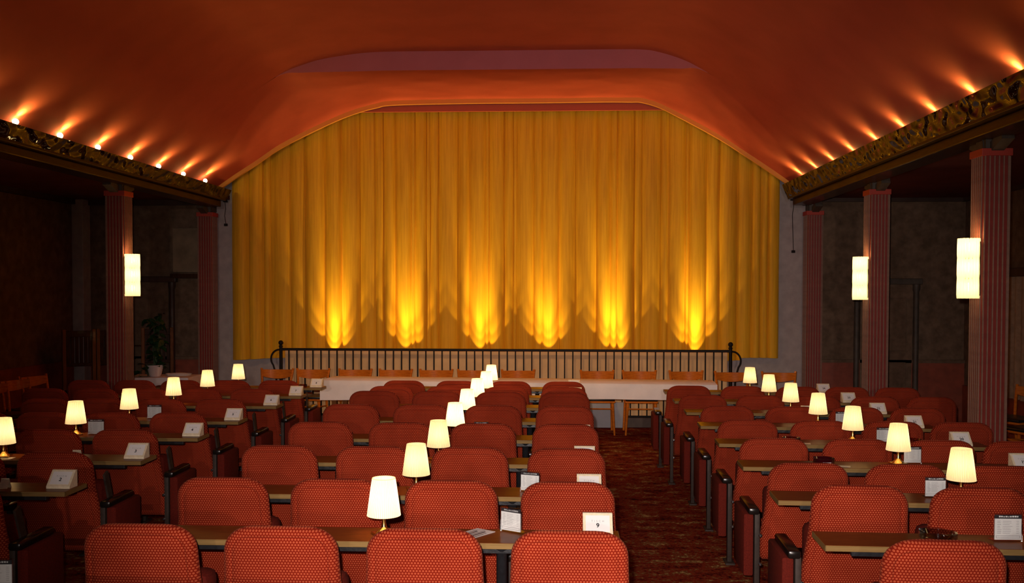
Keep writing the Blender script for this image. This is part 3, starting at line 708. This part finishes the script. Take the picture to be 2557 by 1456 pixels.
def tent(x, y, label, w_, h_, rz=0):
    t = thing('folded_card', label, 'card', (x, y, TZ + .0005), rz)
    MB().prism([(-.02, 0), (-.001, h_), (.001, h_), (.02, 0), (.018, 0), (0, h_ - .004), (-.018, 0)], -w_ / 2, w_ / 2).obj('card', M['cream'], t)
tent(-2.855, 4.90, 'small folded cream card at left edge of table 2', .042, .05)
tent(-2.93, 5.80, 'small folded cream card on table 3 behind a seat', .05, .05)
tent(2.10, 8.46, 'small white folded card on table 22 right of lamp', .09, .045)
def ashtray(x, y, label, mat, r=.055, h=.028, group=None):
    t = thing('ashtray', label, 'ashtray', (x, y, TZ + .0005), .4)
    MB().lathe([(r * .82, 0), (r, .006), (r, h), (r * .86, h), (r * .72, .010), (.001, .008)], 20).obj('bowl', mat, t, smooth=30)
    for k in range(3):
        b2 = MB(); a = 2 * pi * k / 3; b2.obox((r * .86 * cos(a), r * .86 * sin(a), h + .001), (r * 1.0 * cos(a), r * 1.0 * sin(a), h + .001), .012, .004).obj('rest_notch', mat, t)
    return t
ashtray(1.56, 4.10, 'clear glass ashtray on table 17 behind the nearest right seat', M['ash_glass'], .075, .03)
a1 = ashtray(1.56, 5.86, 'dark ruby ashtray with pale band on table 19', M['ruby'], .062, .036)
MB().add([(.0632 * cos(a), .0632 * sin(a), z) for a in [4.0 + .06 * i for i in range(14)] for z in (.010, .018)], [(2 * i, 2 * i + 2, 2 * i + 3, 2 * i + 1) for i in range(13)]).obj('pale_band', M['paper'], a1)
ashtray(1.57, 6.72, 'amber glass ashtray on table 20 near the aisle', M['amber'], .06, .03)
ashtray(2.38, 6.72, 'amber glass ashtray on table 20 left of the number stand', M['amber'], .055, .026)
ashtray(-2.72, 10.26, 'small amber ashtray left of the number stand on table 8', M['amber'], .045, .026)
# ------------------------------------------------------------------ long covered table, chairs
tb = thing('banquet_table', 'long table under a white paper cloth before the stage railing', 'table', (-.49, 11.20, 0), -.062)
LZ = EYE - 1.022; LX = 2.20
MB().box(-LX + .01, LX - .01, -.27, .27, LZ - .03, LZ - .004, .003).obj('table_top', M['chairwood'], tb)
for x in (-LX + .12, -LX / 3, LX / 3, LX - .12):
    for y in (-.22, .22): MB().box(x - .028, x + .028, y - .028, y + .028, 0, LZ - .03, .003).obj('leg', M['postwood'], tb)
cl = thing('tablecloth', 'white paper cloth hanging over the long table front', 'tablecloth', (-.49, 11.20, 0), -.062)
mb = MB(); rnd = random.Random(5)
n = 90; rows = [(.285, -.16), (.283, -.001), (.28, .0), (-.28, .0), (-.284, -.004), (-.287, -.06), (-.292, -.13), (-.296, -.235)]
vs = []
for j, (y, dz) in enumerate(rows):
    for k in range(n + 1):
        x = -LX - .03 + (2 * LX + .06) * k / n
        wv = .006 * sin(x * 7 + j) + .004 * sin(x * 17 + 2 * j) if dz < -.01 else 0
        vs.append((x, y + (wv if y < 0 else -wv), LZ + dz + ((.008 * sin(x * 2.3) + .078 * k / n) if dz < -.2 else .03 * k / n if dz < -.1 else 0) + .001))
mb.add(vs, [(j * (n + 1) + k, j * (n + 1) + k + 1, (j + 1) * (n + 1) + k + 1, (j + 1) * (n + 1) + k) for j in range(len(rows) - 1) for k in range(n)])
for s in (-1, 1):
    x = s * (LX + .03)
    vs = []; m = 10
    for k in range(m + 1):
        y = .28 - .56 * k / m
        vs += [(x, y, LZ + .001), (x + s * (.01 + .012 * sin(k * 1.7)), y, LZ - .21 - .06 * (k == m))]
    mb.add(vs, [(2 * k, 2 * k + 2, 2 * k + 3, 2 * k + 1) for k in range(m)])
mb.obj('cloth_sheet', M['cloth'], cl, smooth=45)
def make_chair(label, group):
    t = thing('wooden_chair', label, 'chair', (0, 0, 0), 0, group)
    # faces -Y; seat front edge at y=-.22, back at y=.2
    seat = MB().box(-.20, .20, -.22, .17, .405, .430, .01).obj('seat_frame', M['chairwood'], t, smooth=30)
    MB().box(-.195, .195, -.225, .15, .430, .462, .014).obj('seat_pad', M['vinyl'], t, smooth=40)
    for s in (-1, 1):
        MB().tube([(s * .165, -.18, .41), (s * .19, -.215, 0)], .019, 8, .011).obj('leg', M['chairwood'], t, smooth=40)
        MB().tube([(s * .19, .25, 0), (s * .178, .18, .42), (s * .185, .20, .62), (s * .205, .245, .785)], .015, 8).obj('rear_leg', M['chairwood'], t, smooth=40)
    vs = []; n = 14
    for k in range(n + 1):
        q = k / n * 2 - 1; x = .190 * q; y = .285 - .062 * q * q
        zt = .765 + .004 * q * q; zb = .645 + .035 * q * q
        for z in (zb, zt): vs += [(x * (1.03 if z > .7 else .97), y - .011 + .06 * (z - .7), z), (x * (1.03 if z > .7 else .97), y + .011 + .06 * (z - .7), z)]
    fs = []
    for k in range(n):
        a = 4 * k; b_ = a + 4
        fs += [(a, b_, b_ + 2, a + 2), (a + 1, a + 3, b_ + 3, b_ + 1), (a + 2, b_ + 2, b_ + 3, a + 3), (a, a + 1, b_ + 1, b_)]
    fs += [(0, 2, 3, 1), (4 * n, 4 * n + 1, 4 * n + 3, 4 * n + 2)]
    MB().add(vs, fs).obj('back_rail', M['chairwood'], t, smooth=50)
    MB().tube([(-.17, -.19, .33), (.17, -.19, .33)], .009, 6).tube([(-.17, -.19, .33), (-.18, .19, .30)], .008, 6).tube([(.17, -.19, .33), (.18, .19, .30)], .008, 6).obj('stretcher', M['chairwood'], t, smooth=40)
    return t
c0_ = None
xs = [-3.60, -3.13, -2.59, -2.08, -1.56, -1.08, -.52, .47, .99, 1.58, 2.12, 2.70]
for i, x in enumerate(xs):
    lab = f'{ORD[i]} curved-back wooden chair from the left behind the white table'
    if c0_ is None: c0_ = make_chair(lab, 'wooden chairs behind the long table'); c = c0_
    else: c = dup(c0_, (0, 0, 0), 0, lab)
    c.location = (x, 12.08 if i < 10 else 12.0, 0); c.scale = (1, 1, .965); c.rotation_euler.z = random.uniform(-.03, .03)
for i, (x, y, rz) in enumerate([(-5.85, 9.55, 1.25), (-5.80, 10.05, 1.3), (-5.85, 10.55, 1.25), (-5.9, 11.05, 1.3)]):
    c = dup(c0_, (x, y, 0), rz, f'dim wooden chair in the left side aisle, {ORD[i]} from the camera'); c['group'] = 'wooden chairs in the left side aisle'
for i, (x, y, rz) in enumerate([(4.55, 9.6, -1.2), (4.75, 10.4, -1.1)]):
    c = dup(c0_, (x, y, 0), rz, f'dim wooden chair in the right side aisle, {ORD[i]} from the camera'); c['group'] = 'wooden chairs in the right side aisle'
def tall_chair(label):
    t = thing('slatted_chair', label, 'chair', (0, 0, 0), 0, 'tall slatted chairs by the left wall')
    for s in (-1, 1):
        MB().box(s * .185 - .022, s * .185 + .022, .12, .17, 0, 1.24, .006).obj('post', M['postwood'], t)
        MB().box(s * .18 - .02, s * .18 + .02, -.2, -.16, 0, .42, .004).obj('leg', M['postwood'], t)
    MB().box(-.163, .163, .13, .16, 1.14, 1.22, .006).obj('top_rail', M['darkwood'], t)
    MB().box(-.163, .163, .13, .16, .76, .80, .006).obj('lower_rail', M['darkwood'], t)
    for k in range(6): MB().box(-.155 + k * .055, -.12 + k * .055, .135, .155, .80, 1.14).obj('slat', M['darkwood'], t)
    MB().box(-.19, .19, -.2, .12, .42, .46, .006).obj('seat', M['darkwood'], t)
    return t
tc0 = tall_chair('tall dark slatted chair in the left rear corner, leftmost'); tc0.location = (-6.15, 12.35, 0); tc0.rotation_euler.z = .75
dup(tc0, (-5.84, 12.64, 0), .75, 'tall dark slatted chair in left rear corner, middle one')
dup(tc0, (-5.42, 12.98, 0), .45, 'tall dark slatted chair between the left column and potted plant')
# ------------------------------------------------------------------ plant table
pt = thing('side_table', 'small table under white cloth by the left stage column', 'table', (-5.06, 12.2, 0), .05)
PZ = EYE - 1.085
MB().box(-.42, .42, -.25, .25, PZ - .03, PZ - .003, .003).obj('table_top', M['chairwood'], pt)
for x in (-.36, .36):
    for y in (-.2, .2): MB().box(x - .025, x + .025, y - .025, y + .025, 0, PZ - .03).obj('leg', M['postwood'], pt)
pc = thing('tablecloth', 'white cloth over the small table with potted plant', 'tablecloth', (-5.06, 12.2, 0), .05)
mb = MB(); vs = []; N = 48
def rect(k, hx, hy):
    q = k / N * 4; i = int(q) % 4; f = q - int(q); P = [(-hx, -hy), (hx, -hy), (hx, hy), (-hx, hy)]
    return (P[i][0] + (P[(i + 1) % 4][0] - P[i][0]) * f, P[i][1] + (P[(i + 1) % 4][1] - P[i][1]) * f)
for hx, hy, z, a in ((.428, .258, PZ, 0), (.432, .262, PZ - .02, 0), (.445, .275, PZ - .2, .010), (.455, .285, PZ - .33, .016)):
    for k in range(N):
        x, y = rect(k, hx, hy); w_ = a * sin(k * 1.9); vs.append((x * (1 + w_), y * (1 + w_ * 1.5), z))
mb.add(vs, [(j * N + k, j * N + (k + 1) % N, (j + 1) * N + (k + 1) % N, (j + 1) * N + k) for j in range(3) for k in range(N)] + [tuple(range(N))])
mb.obj('cloth_sheet', M['cloth'], pc, smooth=40)
pp = thing('potted_plant', 'leafy green houseplant in white pot on the small cloth-covered table', 'plant', (-5.10, 12.12, PZ + .002))
MB().lathe([(.062, 0), (.078, .03), (.095, .10), (.100, .145), (.094, .145), (.090, .12), (.001, .115)], 24).obj('pot', M['pot'], pp, smooth=40)
MB().lathe([(.089, .118), (.089, .125)], 20).obj('soil', M['soil'], pp)
lf = MB(); vs = []; q = [(0, 0), (.25, .42), (.55, .5), (.8, .3), (1, 0)]
for t_, w_ in q:
    z = -.35 * t_ * t_
    vs += [(-w_ * .06, t_ * .10, z * .1 + w_ * .012), (0, t_ * .10, z * .1), (w_ * .06, t_ * .10, z * .1 + w_ * .012)]
lf.add(vs, [(3 * i + j, 3 * i + j + 1, 3 * i + j + 4, 3 * i + j + 3) for i in range(4) for j in range(2)])
leaf_me = lf.mesh('leaf', M['leaf'], smooth=60); rnd = random.Random(21)
for s in range(9):
    a = rnd.uniform(0, 2 * pi); R_ = rnd.uniform(.04, .2); H = rnd.uniform(.25, .72) if s < 7 else .1
    pts = []
    for k in range(7):
        q_ = k / 6; pts.append((R_ * cos(a) * q_ ** 1.3 + .02 * sin(5 * q_ + s), R_ * sin(a) * .5 * q_ ** 1.3 - (.08 * q_ if s >= 7 else 0), .12 + H * sin(q_ * 1.75) / sin(1.55 if H > .2 else 1.75) * .98 - (.22 * q_ * q_ if s >= 7 else 0)))
    MB().tube(pts, .005, 5, .002).obj('stem', M['stem'], pp, smooth=60)
    for k in range(1, 7):
        for j in range(2):
            o = link('leaf', leaf_me, pp); o.location = pts[k]; sc = rnd.uniform(.8, 1.4)
            o.rotation_euler = (rnd.uniform(-.9, .5), rnd.uniform(-.6, .6), rnd.uniform(0, 2 * pi)); o.scale = (sc, sc, sc)
tr = thing('serving_tray', 'white tray on the small cloth table right of the plant', 'tray', (-4.86, 12.28, PZ + .002), .05)
MB().lathe([(.15, .0), (.17, .022), (.165, .024), (.145, .006), (.001, .005)], 24, sq=.6).obj('dish', M['tray'], tr, smooth=40)
MB().lathe([(.11, .008), (.12, .02), (.09, .032), (.001, .034)], 18, sq=.55).obj('napkins', M['paper'], tr, smooth=40)

# ------------------------------------------------------------------ loose wires beside the curtain
for lab, x, z1 in (('thin loose wire hanging from the left cove end beside the curtain', -4.60, .92), ('thin loose wire hanging from the right cove end beside the curtain', 3.10, .55)):
    w_ = thing('dangling_wire', lab, 'wire', (x, 13.30, EYE + 1.225))
    MB().tube([(0, 0, 0), (.01, 0, -.1), (-.005, .0, -.2), (.012, 0, z1 - 1.225)], .004, 6).obj('wire', M['iron'], w_, smooth=60)
    MB().box(-.012, .035, -.01, .01, z1 - 1.26, z1 - 1.225, .003).obj('connector', M['iron'], w_)
    MB().box(-.02, .02, -.02, .06, -.01, .02).obj('clip', M['iron'], w_)
